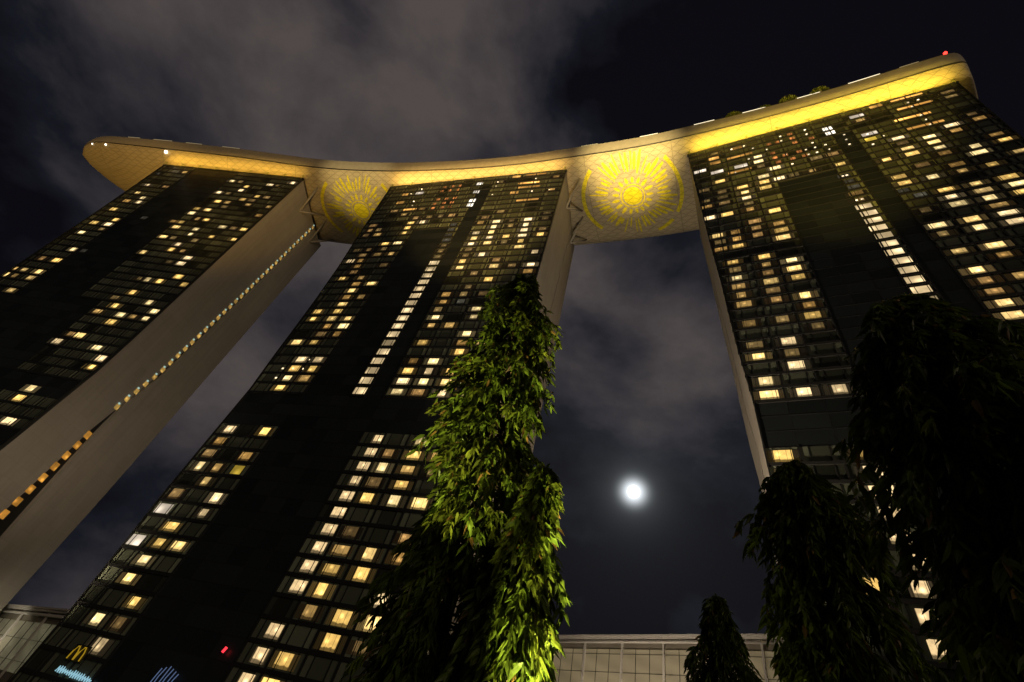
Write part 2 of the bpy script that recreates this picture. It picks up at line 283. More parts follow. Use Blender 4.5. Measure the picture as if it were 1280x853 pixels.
CELLS = {
    'B': '''0: 23.1b 54.9h 59.2b | 1: 18.4b 23.5m 55h 59.6b | 2: 23.4b 55.2h 66.2b 71.8m | 3: 18.1b 59.8m 66.3b 72.1b | 4: 18.1b 55.2h 59.9b 72b | 5: 12.1w 18.5b 23.5b 55.1h 59.8b 66.2b | 6: 18.1b 55.1h 59.8m 65.9b 71.8m | 7: 12.5w 23.5b 55.2h 59.9m 72.1m | 8: 12.6m 23.8b 55.3h | 9: 17.9b 55.3h 60b 66.2b 71.9b | 10: 13b 18.1m 24.2y 55.4h 59.8m 66.3b | 11: 12.7m 23.6m 55.6h 60.1b 66.2m 72.1m | 12: 13m 55.7h 60m 66.2b 72b | 13: 13.1b 23.9b 55.7h 66.6b | 17: 18.5b 43.6L 54.3b 60m 66.5b 72.3b | 18: 14.8l 18.5b 24m 43.6L 54.4b 60.2b 66.4b 70.2l | 19: 14.6l 18.3l 18.6b 21.4l 24.5b 43.7L 54.4b 60.3b 66.5b 72.4b | 20: 18.6b 21.3l 24.4b 43.7L 54.5m 60.4b 72.2b | 21: 43.8L 66.7b | 22: 12.3b 18.6b 43.8L 54.5b 66.4m 72b | 23: 19m 24.6m 43.8L 66.6b | 24: 19.2m 24.9b 43.8L 54.5m 60.2m | 25: 11.6b 18.7b 24.6b 43.8L 54.6b 66.6b | 26: 11.3b 19b 43.9L 54.1m 66.5b 71.3b | 27: 18.8b 43.8L 54.6m 60.4d | 28: 18.4m 23.9m 43.8L 54.4m 60.2m 66.7m | 29: 5.9d 18.5b 43.8L 60.7m | 30: 18.4m 24.4b 44L 66.4b | 31: 10.9b 18.5m 44L 60.6m 78.6m | 32: 13.8m 43.9L 54.5b 66.5b 72.6m 78.9b | 33: 13.4m 24.1m 43.9L 54.3b 66.4m | 34: 8.7b 13m 43.8m 54.4m 60.3b 78.9b | 35: 12m 18.3m 24m 43.8m 54.5m 72.8b | 36: 8.1m 13m 19.4m 43.9m 54.3b 60.5b 66.6m 72.6b | 37: 18.3b 23.6b 43.7d 54.4b 60.3b 66.5b 72.5b 78.9b | 38: 43.3d 54.2b 60.1b 72.4b 79.2m | 39: 6.5m 11.6m 23.4b 43.1d 60.1b 66.6m 72.3b | 40: 6.7m 10.5m 23.4b 43d 54m 60.3b 66.2m 72.5b 78.9m | 41: 6.4m 23.5b 28.5b 55m 79.1m | 42: 24.2m 30.2m 35.2m 40.1m 60.4m | 43: 17.5m | 44: 11.5m 18.8A 24.5m 29.4r 33.6r 36.9r 45.7W 69.5A | 45: 18.6l 28.9r 33.1r 36.6r 45.7W | 46: 11.4a 17.9l 29.3r 33.2r 36.9r 53.4l 62.7a 70l 77.2l 78m | 47: 45.4W 68.1A | 48: 10.6a 13.9l 18w 28.6r 32.3r 36.2r 53.3l 67.3A 70.2l | 49: 17.7l 28.8r 32.7r 36.2r 45W 53.2l 54.7m 69.8l 78.4m | 50: 60.7a 69.1A''',
    'C': '''5: 22.5h | 6: 16.6m 22.4h | 7: 16.6b 22.6h | 8: 16.5m 23.1h | 9: 16.4m 22.5h | 10: 16.2b 22.4h | 11: 22.4b | 12: 10.5b 22.3b | 13: 9.8b 22b | 17: 9.8B 15.9b 21.8b | 18: 9.8b | 19: 15.9b | 20: 9.4b 15.8m 42.4L | 21: 9.1m 15.8b 42.4L 52.7B | 22: 22m 42.2L 52.9B | 23: 8.9m 15.8m 21.7b 42.2L 52.9m | 24: 21.8m 42.2L 52.8m 58.4m | 25: 8.7m 15.7m 21.7b 42.1L 52.8B | 26: 8.5m 15.6m 42.1L 58.6m | 27: 8.3m 15.7b 21.6b 42.2L 52.5b 58.5B | 28: 8.3b 15.6m 21.4b 41.9L | 29: 8.3m 15.7m 21.5b 41.9L 52.1m 58.7b 64.9b | 30: 8.1b 15.8b 41.9L 52.3b 58.7b 65b | 31: 41.7L 64.9m | 32: 5.7m 10.2b 21.4b 41.7L 52.4m 58.8b 64.6b 70.6b | 33: 5.9m 10.3m 15.7m 21.6b 41.7L 58.7b 64.7B 71.1b | 34: 5.5b 10.3m 15.8m 21.5m 41.5L 53.7d 58.9b 64.7b 70.8b | 35: 15.9m 40.8l 41.4m 42.1l 51.2d | 36: 21.6b 41.6m 52.6b 58.6b 64.7m 70.6b | 37: 4.2b 9.2b 15.6m 41.9d 52.4b 64.8m 77.5b | 38: 15.7m 41.8d 58.7m 70.7b | 39: 3.8m 9.1m 15.5b 41.1l 41.3d 42.1l 64.8m 71.3b 77.4b | 40: 3.9m 8.9m 15.5b 21.4b 52.7b 58.7b 64.9b 77m | 41: 9m 15.2b 21.5b 25.8b 29.9m 34.8m 42.2b 58.7b 64.8b | 42: 3.8m 21.9b 58.6m 64.9b 71m | 43: 9.1b 25.8b 30.7l 37.4m 41.7m 52.3l 58.6b 71.3b 77.5m | 44: 14.2l 16.6A 22.1m 27.3r 31.5r 34.9r 36l 38.3l 41.6l 47.1l 52.8y 55.9l 66.3A 67.3l 77.1m | 45: 8.8w 16.4w 21.9b 21.9l 26.8r 29.9r 30.1l 34r 35.9l 38.5l 41.4l 47.1l 52.7l 53.3w 67.6l | 46: 3.4w 19.3l 21.8l 22.2b 26.7r 38.5l 47.4l 65.5A 67.5l | 47: 8.8a 16.6A 25.4l 34r 38.9r 44.4W | 48: 8.6a 21.6l 26.7r 29.4r 30.5l 33.9r 38.2l 44.3W 53.7m 67.5l 68.3A 77.4m | 49: 9.2m 15l 16.7a 19l 19.1l 30.8l 33.7r 38.4l 53.6w 67.5l 70.1l 77.7m | 50: 59.8a 68.2A''',
    'A': '''11: 68.8b | 13: 63.6b | 14: 63.4b | 17: 72.6b | 18: 72.5b | 19: 52.7b 67.4b | 20: 54.9m 57.7b | 22: 62.8b | 23: 54.5m 63.2b 67.9m 72.8b | 24: 14.9b 57.8b 73.3b | 25: 54.8m 68.1b | 26: 4.6b 8.4m 15.5b 58.3b | 27: 4.3m 8.7b 15.1b | 28: 55.3m 58.3b 63.3b 73.5b | 29: 9m 15.6b 68.3b | 31: 15.8b 20.6d 58.8m 63.6b | 32: 44.2b 63.9b | 33: 53.8b 58.9m | 34: 9.1b 53.9b | 35: 15.3m 44.3b 48.9m 58.8m | 36: 8.2b 15.1b 54.2b 63.7b 74b | 37: 15.5b 44.6b 53.8b | 38: 26.2d 40.8m 44b 63.5b 68.6m 73.5b | 39: 7.6b 49.3m 53.3b | 40: 43.6b | 41: 8m 14.1b 43.4b 48.7b 73.3m | 42: 13.2b 54.3m | 43: 7.3b 48.5b 53.2m 63.5m 73.8m | 44: 58.5b 62.9m | 45: 6.4b 16.2m 43.8b 48.5m 63.3b 68m | 46: 52.8b | 47: 53.2b | 48: 3d 43.3b 47.5m 63.1b 66.6m | 49: 15.1m 72.5b''',
}
def ip(tab, z): return float(np.interp(z-EYE, tab[0], tab[1]))
COL = {'b': (1.0, .70, .34), 'h': (1.0, .70, .34), 'B': (1.0, .66, .24), 'm': (.30, .185, .075), 'a': (.55, .27, .06), 'A': (1.0, .47, .10),
       'w': (.62, .52, .40), 'W': (1.5, 1.35, 1.1), 'y': (.62, .42, .05), 'd': (.06, .055, .04), 'r': (.42, .14, .035), 'l': (2.6, 2.0, 1.2), 'L': (.60, .44, .23)}
WID = {'b': 3.3, 'h': 2.9, 'B': 5.6, 'm': 3.2, 'a': 3.4, 'A': 9.0, 'w': 4.0, 'W': 2.6, 'y': 3, 'd': 3.2, 'r': 1.5, 'l': .8, 'L': 3.5}
def rooms(k, zs):
    out = []
    for row in CELLS[k].split('|'):
        j, rest = row.split(':'); j = int(j)
        for tok in rest.split(): out.append((j, float(tok[:-1]), tok[-1]))
    return out

TOWER_LABEL = {'A': 'left dark glass tower with a wide pale end wall and lit stair windows',
               'B': 'middle dark glass tower standing between the other two, behind the tallest tree',
               'C': 'right dark glass tower with its upper corner at the right end of the sky deck'}
def tower(k):
    (ax, ay), (bx, by) = FR[k]; rz = math.atan2(by-ay, bx-ax)
    root = empty('hotel_tower', (ax, ay, 0), rz); tag(root, TOWER_LABEL[k], 'tower', 'hotel towers under the sky deck')
    rn = random.Random(ord(k))
    fy = lambda z: ip(LEAN[k], z)
    xl = lambda z: ip(LEFT[k], z); xr = lambda z: ip(RIGHT[k], z)
    T = 192+EYE
    zs = [0, 12, 24, 36, 48, 58, 70, 84, 98, 112, 130, 150, 170, T]
    def slab(name, f0, f1, top0, top1, inset=0.0):
        m = MB(); rings = []
        for z in zs:
            last = z == T
            a, b = f0(z), f1(z)
            za, zb = (top0, top1) if last else (z, z)
            l, r = xl(z)+inset, xr(z)-inset
            rings.append([(l, a, za), (r, a, za), (r, b, zb), (l, b, zb)])
        v = [p for q in rings for p in q]; f = [(0, 3, 2, 1)]
        for i in range(len(zs)-1):
            for c in range(4): f.append((i*4+c, i*4+(c+1) % 4, i*4+4+(c+1) % 4, i*4+4+c))
        n = (len(zs)-1)*4; f.append((n, n+1, n+2, n+3)); m.add(v, f)
        return m.build(name, M['concrete'], root)
    slab('front_slab', lambda z: fy(z)+.25, lambda z: ip(GR1, z), T-.1, 188.6+EYE)
    slab('rear_slab', lambda z: ip(GR2, z), lambda z: ip(REAR, z), 188.4+EYE, 188.8+EYE)
    # dark glazing set back in the slot between the slabs
    g = MB()
    for i in range(len(zs)-1):
        z, z2 = zs[i], min(zs[i+1], 188+EYE)
        d = .9
        g.hexa([(xl(z)+d, ip(GR1, z)-.3, z), (xr(z)-d, ip(GR1, z)-.3, z), (xr(z)-d, ip(GR2, z)+.3, z), (xl(z)+d, ip(GR2, z)+.3, z)],
               [(xl(z2)+d, ip(GR1, z2)-.3, z2), (xr(z2)-d, ip(GR1, z2)-.3, z2), (xr(z2)-d, ip(GR2, z2)+.3, z2), (xl(z2)+d, ip(GR2, z2)+.3, z2)])
    g.build('slot_glazing', M['frame'], root)
    # ---- glass facade: one face per glass panel
    V, F, tone = [], [], []
    def quad(x0, x1, za, zb, c, off=0.0):
        n = len(V); ya, yb = fy(za)+off, fy(zb)+off
        V.extend([(x0, ya, za), (x1, ya, za), (x1, yb, zb), (x0, yb, zb)]); F.append((n, n+1, n+2, n+3)); tone.append(c)
    def plain(u, j): return any(a <= u <= b and c <= j <= d for a, b, c, d in PLAIN[k])
    grid = MB(); jt = 49
    def ledge(z, xa, xb, h, d):
        y = fy(z); grid.box(xa, xb, y-d, y+.2, z-h/2, z+h/2)
    cells = rooms(k, zs)
    for j in range(-2, 51):
        za, zb = Z0+(j-.5)*FH, Z0+(j+.5)*FH
        za, zb = max(za, 0.0), min(zb, T)
        if zb-za < .4: continue
        l, r = xl((za+zb)/2), xr((za+zb)/2)
        ms = [l]+[q for q in MULL[k] if l+.6 < q < r-.6]+[r]
        for a, b in zip(ms, ms[1:]):
            if plain((a+b)/2, j):
                c = rn.uniform(.72, 1.25); quad(a, b, za, zb, (.023*c, .028*c, .029*c))
            else:
                cc = rn.random(); base = .13 if cc < .55 else (.20 if cc < .85 else .04)
                parts = [(a, a+(b-a)*.24, 1.25), (a+(b-a)*.24, a+(b-a)*.76, 1.0), (a+(b-a)*.76, b, 1.3)]  # side panels painted lighter, as reflections in the glass
                for p, q2, g2 in parts:
                    c = base*g2*rn.uniform(.75, 1.25) if g2 > 1.1 else base*rn.uniform(.5, 1.1)
                    quad(p, q2, za, zb, (.95*c, 1.08*c, .74*c))
        # ledges run only in front of the rooms; the plain fields have flat joints
        segs = []
        for a, b in zip(ms, ms[1:]):
            pl = plain((a+b)/2, j)
            if segs and segs[-1][2] == pl: segs[-1][1] = b
            else: segs.append([a, b, pl])
        for a, b, pl in segs: ledge(za, a, b, .12 if pl else .66, .05 if pl else .32)
        # upright mullions of this storey
        for q in ms[1:-1]:
            pl = plain(q-.1, j) and plain(q+.1, j)
            wv, d = (.05, .04) if pl else (.17, .24)
            grid.hexa([(q-wv, fy(za)-d, za+.2), (q+wv, fy(za)-d, za+.2), (q+wv, fy(za)+.1, za+.2), (q-wv, fy(za)+.1, za+.2)],
                      [(q-wv, fy(zb)-d, zb-.2), (q+wv, fy(zb)-d, zb-.2), (q+wv, fy(zb)+.1, zb-.2), (q-wv, fy(zb)+.1, zb-.2)])
        for a, b in zip(ms, ms[1:]):
            if plain((a+b)/2, j): continue
            for fr in (.24, .76):
                q = a+(b-a)*fr; wv, d = .06, .16
                grid.hexa([(q-wv, fy(za)-d, za+.2), (q+wv, fy(za)-d, za+.2), (q+wv, fy(za)+.1, za+.2), (q-wv, fy(za)+.1, za+.2)],
                          [(q-wv, fy(zb)-d, zb-.2), (q+wv, fy(zb)-d, zb-.2), (q+wv, fy(zb)+.1, zb-.2), (q-wv, fy(zb)+.1, zb-.2)])
    mk('glass_facade', V, F, M['glass'], root, tone=tone)
    grid.build('facade_grid', M['frame'], root)
    # corner trims and parapet
    cm = MB()
    for z, z2 in zip(zs, zs[1:]):
        for xx, s in ((xl, -.02), (xr, .02)):
            x, x2 = xx(z)+s, xx(z2)+s; e0, e1 = (-.25, .0) if s > 0 else (.0, .25)
            cm.hexa([(x+e0, fy(z)-.42, z), (x+e1, fy(z)-.42, z), (x+e1, fy(z)+.6, z), (x+e0, fy(z)+.6, z)],
                    [(x2+e0, fy(z2)-.42, z2), (x2+e1, fy(z2)-.42, z2), (x2+e1, fy(z2)+.6, z2), (x2+e0, fy(z2)+.6, z2)])
    cm.box(xl(T)-.3, xr(T)+.3, -.5, .6, T-.05, T+.35)
    cm.build('edge_trim', M['frame'], root)
    # ---- lit rooms
    def pane(uc, j, c, wd, gap_l, gap_r):
        """returns geometry of one lit pane"""
        hh = 2.25 if c not in 'l' else .5
        if c == 'A': hh = 1.25
        if c == 'r': hh = 1.6
        zc = Z0+j*FH - (.05 if c != 'A' else -.5)
        if c == 'W': hh = 2.6
        if c in 'bm': hh = rn.choice([2.0, 2.3, 2.5])
        full = 5.2 if c in 'bm' else wd
        xa, xb = max(uc-full/2, gap_l), min(uc+full/2, gap_r)
        za, zb = zc-hh/2, zc+hh/2
        off = -.06 if c != 'l' else -.14
        vs = [(xa, fy(za)+off, za), (xb, fy(za)+off, za), (xb, fy(zb)+off, zb), (xa, fy(zb)+off, zb)]
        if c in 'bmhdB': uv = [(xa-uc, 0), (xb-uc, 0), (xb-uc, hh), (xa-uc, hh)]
        else:                                # undivided panes: no curtains or side spill
            s = .8/((xb-xa)/2); uv = [((p[0]-uc)*s*.7, .9+(p[2]-za)*.35) for p in vs]
        st = rn.choice([.45, .7, .9, 1.0, 1.15, 1.35])*rn.uniform(.85, 1.15); kc = COL[c]
        if c == 'b': kc = rn.choice([(1, .66, .22), (1, .74, .32), (.95, .58, .15), (.8, .50, .13), (1, .72, .36)])
        if c == 'm': kc = rn.choice([(.34, .19, .06), (.42, .23, .06), (.24, .145, .05), (.20, .13, .045), (.5, .30, .09)])
        if c == 'h': st = rn.uniform(.55, .8)
        g = 1.2 if c in 'bhB' else (.8 if c == 'm' else .9)
        return vs, uv, (kc[0]*st*g, kc[1]*st*g, kc[2]*st*g), (rn.random(), rn.random())
    byj = {}
    for j, u, c in cells: byj.setdefault((j, c == 'l'), []).append((u, c))
    panes = []
    for (j, isl), lst in byj.items():
        lst.sort()
        for i, (u, c) in enumerate(lst):
            wl = (lst[i-1][0]+u)/2+.03 if i else xl(Z0+j*FH)+.3
            wr = (lst[i+1][0]+u)/2-.03 if i < len(lst)-1 else xr(Z0+j*FH)-.3
            if isl: wl, wr = u-.28, u+.28
            P = pane(u, j, c, WID[c], wl, wr); d = (ax+math.cos(rz)*u)**2+(ay+math.sin(rz)*u)**2+(Z0+j*FH)**2
            big = (P[0][1][0]-P[0][0][0])
            panes.append((d/max(big, .3), P, c))
    panes.sort(key=lambda q: q[0])
    nw = 99 if len(panes) > 100 else 100
    for _, (vs, uv, kc, sd), c in panes[:nw]:
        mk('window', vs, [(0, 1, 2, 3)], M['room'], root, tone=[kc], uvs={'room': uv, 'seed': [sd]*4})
    rest = panes[nw:]
    if rest:
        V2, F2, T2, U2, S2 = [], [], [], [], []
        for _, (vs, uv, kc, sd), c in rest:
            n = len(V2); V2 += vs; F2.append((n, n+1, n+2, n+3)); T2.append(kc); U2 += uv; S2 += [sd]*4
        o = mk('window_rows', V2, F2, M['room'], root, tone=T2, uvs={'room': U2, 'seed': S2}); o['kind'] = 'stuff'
    # ---- small floodlight posts along the roof edge, aiming up at the deck
    xs = np.linspace(xl(T)+.6, xr(T)-.6, 9)
    for x in xs:
        m = MB(); m.box(x-.09, x+.09, -.62, -.44, T-.3, T+1.5); m.box(x-.35, x+.35, -.85, -.35, T+1.5, T+1.95); m.build('floodlight', M['fixture'], root)
    sl = bpy.data.lights.new('roof_edge_floodlights', 'AREA'); sl.shape = 'RECTANGLE'; sl.size = xr(T)-4; sl.size_y = .6
    sl.energy = {'A': 3400, 'B': 6500, 'C': 8200}[k]; sl.color = {'A': (1, .58, .08), 'B': (1, .62, .15), 'C': (1, .68, .06)}[k]
    sl.spread = R(125)
    so = bpy.data.objects.new('roof_edge_floodlights', sl); C.objects.link(so); so.parent = root
    so.location = ((xl(T)+xr(T))/2, -2.3, T-2.6); so.rotation_euler = (R(180+10), 0, 0)
    return root, xr, xl, fy
TW = {k: tower(k) for k in 'ABC'}

# lit stair windows in the slot of the left tower's end wall
rootA, xrA, xlA, fyA = TW['A']; rn = random.Random(3)
for j in range(5, 50):
    z = Z0+j*FH
    if j in (14, 15): continue
    low = j < 14
    g1, g2 = ip(GR1, z), ip(GR2, z)
    h = .9 if not low else 1.1
    y0, y1 = (g1-1.25, g1+.25) if not low else (g1-.3, g1+1.5)
    st = rn.uniform(.55, .95)
    kc = (.42*st, .25*st, .06*st) if not low else (.50*st, .22*st, .03*st)
    x = xrA(z)+.06
    vs = [(x, y0, z-h), (x, y1, z-h), (x, y1, z+h), (x, y0, z+h)]
    o = mk('stair_window', vs, [(0, 1, 2, 3)], M['room'], rootA, tone=[kc], uvs={'room': [(-.5, .9), (.5, .9), (.5, 2.4), (-.5, 2.4)], 'seed': [(rn.random(), rn.random())]*4})
    if not low:
        m = MB(); m.box(x-.04, x+.3, y0+.1, y0+.6, z+h-.1, z+h+.4)
        m.build('slot_lamp', M['lampcyan'] if 'lampcyan' in M else M.setdefault('lampcyan', mat('lamp', (.2, .2, .2), .5, (.65, 1.0, .85), .5)), rootA)
# white steel struts between the end walls and the deck
def struts(k):
    root, xr, xl, fy = TW[k]; X = xr(190+EYE)
    for y0, z0, y1, z1 in ((11.5, 182, 5, 193.6), (11.5, 182, 20, 193.2), (28, 181, 22, 193), (28, 181, 35, 193.6)):
        m = MB(); m.tube([(X-.2, y0, z0+EYE), (X+5.0, y1, z1+EYE+.6)], .42, 10); m.build('strut', M['steel'], root, True)
struts('A'); struts('B')

# ------------------------------------------------------------------ the sky deck
ST = [  # near rim, far rim
 ((-244.0, 161.2), (-243.6, 163.2)), ((-242.6, 157.6), (-240.8, 168.0)), ((-239, 154.4), (-234.5, 173.5)), ((-231, 150.6), (-225.5, 179)), ((-219, 147.6), (-213, 183)),
 ((-193, 142.4), (-186, 186)), ((-154, 135.3), (-146, 179)), ((-112.6, 128.5), (-102, 172.5)), ((-80.6, 120.7), (-67, 164)), ((-49.9, 110.8), (-33.5, 153.5)),
 ((-22, 100.3), (-3, 142)), ((3.6, 88.8), (25, 129.5)), ((27.2, 77.6), (50, 117)), ((43.2, 68.8), (67.5, 107)), ((65, 56), (91, 92)), ((86.4, 42.4), (114, 77)),
 ((104, 30.3), (134, 63)), ((110.8, 25.8), (141.5, 58.0)), ((114.2, 24.6), (144.4, 54.0)), ((116.9, 26.4), (144.4, 51.5)), ((118.6, 29.5), (142.8, 50.0))]
PR = [(0, 202.8), (.004, 201.2), (.014, 199.6), (.030, 198.2), (.032, 198.0), (.040, 197.95), (.047, 197.5), (.09, 195.9), (.14, 194.9), (.21, 194.0), (.30, 193.3), (.40, 192.9), (.5, 192.75), (.6, 192.8), (.7, 193.05),
      (.79, 193.5), (.86, 194.2), (.915, 195.2), (.95, 196.4), (.975, 198.0), (.99, 200), (1, 202.8)]
def cr(P0, P1, P2, P3, t):
    return .5*((2*P1)+(-P0+P2)*t+(2*P0-5*P1+4*P2-P3)*t*t+(-P0+3*P1-3*P2+P3)*t**3)
NE = [Vector((*a, 0)) for a, b in ST]; FA = [Vector((*b, 0)) for a, b in ST]
def cen(i): return (NE[i]+FA[i])/2
# arc-length of the centre line
arc = [0.0]
for i in range(1, len(ST)): arc.append(arc[-1]+(cen(i)-cen(i-1)).length)
def rim(s):
    s = min(max(s, 0), arc[-1]-1e-6); i = max(q for q in range(len(arc)) if arc[q] <= s); i = min(i, len(arc)-2)
    t = (s-arc[i])/(arc[i+1]-arc[i]); g = lambda L: cr(L[max(i-1, 0)], L[i], L[i+1], L[min(i+2, len(L)-1)], t)
    return g(NE), g(FA)
def prof(t, s):
    z = float(np.interp(t, [p[0] for p in PR], [p[1] for p in PR]))
    d = min(1.0, math.sqrt(max(s, 0)/34)*1.0+.10)             # the prow rises towards its tip
    return 202.8-(202.8-z)*(.35+.65*d)
def hp(s, t):
    n, f = rim(s); p = n.lerp(f, t); return Vector((p.x, p.y, prof(t, s)+EYE))
deck = empty('sky_deck', (-22, 121, 0)); tag(deck, 'long pale boat shaped roof deck lying across the tops of all three towers', 'sky deck')
def world_child(o):                          # geometry is written in world space; hang it on its thing
    o.parent = deck; o.matrix_parent_inverse = Matrix.Translation(-Vector(deck.location)); return o
SS = sorted(set([0, .8, 2, 3.5, 5.5, 8, 11, 14]+list(np.arange(18, arc[-1]-14, 3.0))+[arc[-1]-q for q in (14, 11, 9, 7, 5.5, 4, 3, 2, 1, 0)]))
def loft(i0, i1, m, name):
    ts = []
    for a, b in zip(PR[i0:i1], PR[i0+1:i1+1]):
        ts += [a[0], (a[0]+b[0])/2]
    ts.append(PR[i1][0]); n = len(ts); V, F, U = [], [], []
    for s in SS:
        for t in ts: V.append(hp(s, t))
    dist = [0]
    for q in range(1, n): dist.append(dist[-1]+(hp(150, ts[q])-hp(150, ts[q-1])).length)
    for a in range(len(SS)-1):
        for b in range(n-1):
            F.append((a*n+b, a*n+b+1, (a+1)*n+b+1, (a+1)*n+b))
            U += [(SS[a], dist[b]), (SS[a], dist[b+1]), (SS[a+1], dist[b+1]), (SS[a+1], dist[b])]
    cap = (len(SS)-1)*n
    o = mk(name, V, F, m, smooth=True, uvs={'panels': U}); return world_child(o)
loft(0, 3, M['grey_fascia'], 'fascia')
loft(3, 5, M['frame'], 'seam_joint')  # dark strip along the seam between fascia and hull
loft(5, len(PR)-1, M['hull'], 'hull')
# end bulkhead at the right end, deck floor and parapet
tsx = [p[0] for p in PR]; V = [hp(arc[-1], t) for t in tsx]
world_child(mk('end_bulkhead', V, [tuple(range(len(V)))], M['grey_fascia']))
V, F = [], []
for s in SS: n, f = rim(s); V += [Vector((n.x, n.y, 202.3+EYE)), Vector((f.x, f.y, 202.3+EYE))]
for a in range(len(SS)-1): F.append((2*a, 2*a+2, 2*a+3, 2*a+1))
world_child(mk('deck_floor', V, F, M['deck']))
def railing(s0, s1, name, m, z0, z1, inset=.02, th=.003, step=2.0):
    V, F = [], []; L = np.arange(s0, s1+.01, step)
    for s in L:
        n, f = rim(s); a, b = n.lerp(f, inset), n.lerp(f, inset+th)
        V += [Vector((a.x, a.y, z0+EYE)), Vector((a.x, a.y, z1+EYE)), Vector((b.x, b.y, z1+EYE)), Vector((b.x, b.y, z0+EYE))]
    for i in range(len(L)-1):
        for c in range(4): F.append((i*4+c, i*4+(c+1) % 4, i*4+4+(c+1) % 4, i*4+4+c))
    F += [(3, 2, 1, 0), tuple(len(V)-4+c for c in range(4))]
    return world_child(mk(name, V, F, m))
railing(4, arc[-1]-3, 'parapet', M['grey_fascia'], 202.3, 203.5, .002)
M['strip'] = mat('strip_light', (.5, .5, .5), .5, (1.0, .86, .58), 1.3)
M['strip_dim'] = mat('strip_light_dim', (.5, .5, .5), .5, (1.0, .80, .45), .16)
TOT = arc[-1]
for s0, ln, m in ((TOT-9-26, 9, 'strip'), (TOT-52, 8, 'strip'), (TOT-70, 8, 'strip'), (TOT-88, 8, 'strip'), (TOT-110, 7, 'strip'), (TOT-20, 6, 'strip_dim'), (TOT-135, 7, 'strip_dim'), (30, 8, 'strip_dim'), (46, 9, 'strip_dim'), (64, 9, 'strip_dim'), (84, 9, 'strip_dim')):
    railing(s0, s0+ln, 'light_strip', M[m], 203.5, 204.1, .002, .003, 1.0)
M['lamp'] = mat('white_lamp', (.5, .5, .5), .5, (1.0, .88, .66), 6)
M['red'] = mat('red_lamp', (.5, .05, .05), .5, (1.0, .03, .02), 5)
def ball(c, r, m, name, parent=None, world=True, sx=1):
    bm = bmesh.new(); bmesh.ops.create_uvsphere(bm, u_segments=12, v_segments=8, radius=r)
    for v in bm.verts: v.co = Vector((v.co.x*sx, v.co.y, v.co.z))+Vector(c)
    me = bpy.data.meshes.new(name); bm.to_mesh(me); bm.free(); me.materials.append(m)
    o = bpy.data.objects.new(name, me); C.objects.link(o)
    return world_child(o) if world else o
for s, t, r in ((12, .05, .28), (22, .055, .38), (56, .058, .75)):
    p = hp(s, t); ball(p+Vector((0, 0, -.25)), r, M['lamp'], 'navigation_lamp')
p = hp(TOT-6, 0); ball(p+Vector((0, 0, 1.4)), .55, M['red'], 'beacon')

# sunburst patches on the underside in both gaps: projected light painted as yellow rays and rings
M['projected_emblem'] = hull_mat('emblem_projection_yellow', (.84, .74, .03, 1))
def projected_emblem(sc_, tc_, ra, seed, label):
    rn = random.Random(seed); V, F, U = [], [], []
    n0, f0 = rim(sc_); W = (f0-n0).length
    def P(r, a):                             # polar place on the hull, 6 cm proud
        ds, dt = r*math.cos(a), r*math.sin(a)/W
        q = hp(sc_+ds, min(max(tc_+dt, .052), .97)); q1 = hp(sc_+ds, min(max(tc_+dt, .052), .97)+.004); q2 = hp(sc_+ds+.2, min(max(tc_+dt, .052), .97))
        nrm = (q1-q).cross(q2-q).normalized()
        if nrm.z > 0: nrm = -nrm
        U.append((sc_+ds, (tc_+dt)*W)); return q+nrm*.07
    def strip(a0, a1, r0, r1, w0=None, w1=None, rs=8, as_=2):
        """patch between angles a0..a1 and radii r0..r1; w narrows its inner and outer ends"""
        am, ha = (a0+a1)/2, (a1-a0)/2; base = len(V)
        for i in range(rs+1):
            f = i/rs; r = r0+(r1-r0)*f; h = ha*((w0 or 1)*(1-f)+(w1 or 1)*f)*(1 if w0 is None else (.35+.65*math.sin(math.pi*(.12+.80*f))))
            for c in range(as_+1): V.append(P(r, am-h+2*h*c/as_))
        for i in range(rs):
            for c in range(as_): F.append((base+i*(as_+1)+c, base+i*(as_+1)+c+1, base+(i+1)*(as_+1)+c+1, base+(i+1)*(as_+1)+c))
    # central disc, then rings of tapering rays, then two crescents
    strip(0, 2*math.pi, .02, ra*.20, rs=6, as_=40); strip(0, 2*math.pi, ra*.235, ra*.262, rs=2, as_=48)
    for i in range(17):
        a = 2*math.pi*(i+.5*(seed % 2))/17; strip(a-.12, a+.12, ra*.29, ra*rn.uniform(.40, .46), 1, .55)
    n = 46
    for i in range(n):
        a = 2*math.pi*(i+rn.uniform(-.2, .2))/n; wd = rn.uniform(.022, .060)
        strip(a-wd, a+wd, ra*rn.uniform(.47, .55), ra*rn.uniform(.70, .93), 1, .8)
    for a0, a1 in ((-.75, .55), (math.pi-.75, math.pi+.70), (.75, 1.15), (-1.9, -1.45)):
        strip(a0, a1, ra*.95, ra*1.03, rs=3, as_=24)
    o = mk('projected_emblem', V, F, M['projected_emblem'], smooth=True, uvs={'panels': [U[i] for f_ in F for i in f_]}); world_child(o); o['label'] = label
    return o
def s_at(x, y):                              # arc position nearest to a plan point
    best = min((( (cen_s[0]-x)**2+(cen_s[1]-y)**2), s) for s, cen_s in ((s, ((rim(s)[0]+rim(s)[1])/2)) for s in np.arange(5, TOT, .5)))
    return best[1]
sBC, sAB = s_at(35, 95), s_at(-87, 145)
projected_emblem(sBC-3.5, .44, 20.5, 4, 'bright yellow sunburst of projected light, painted on the hull')
projected_emblem(sAB-1.0, .44, 20.0, 9, 'dimmer olive sunburst of projected light, painted on the hull')
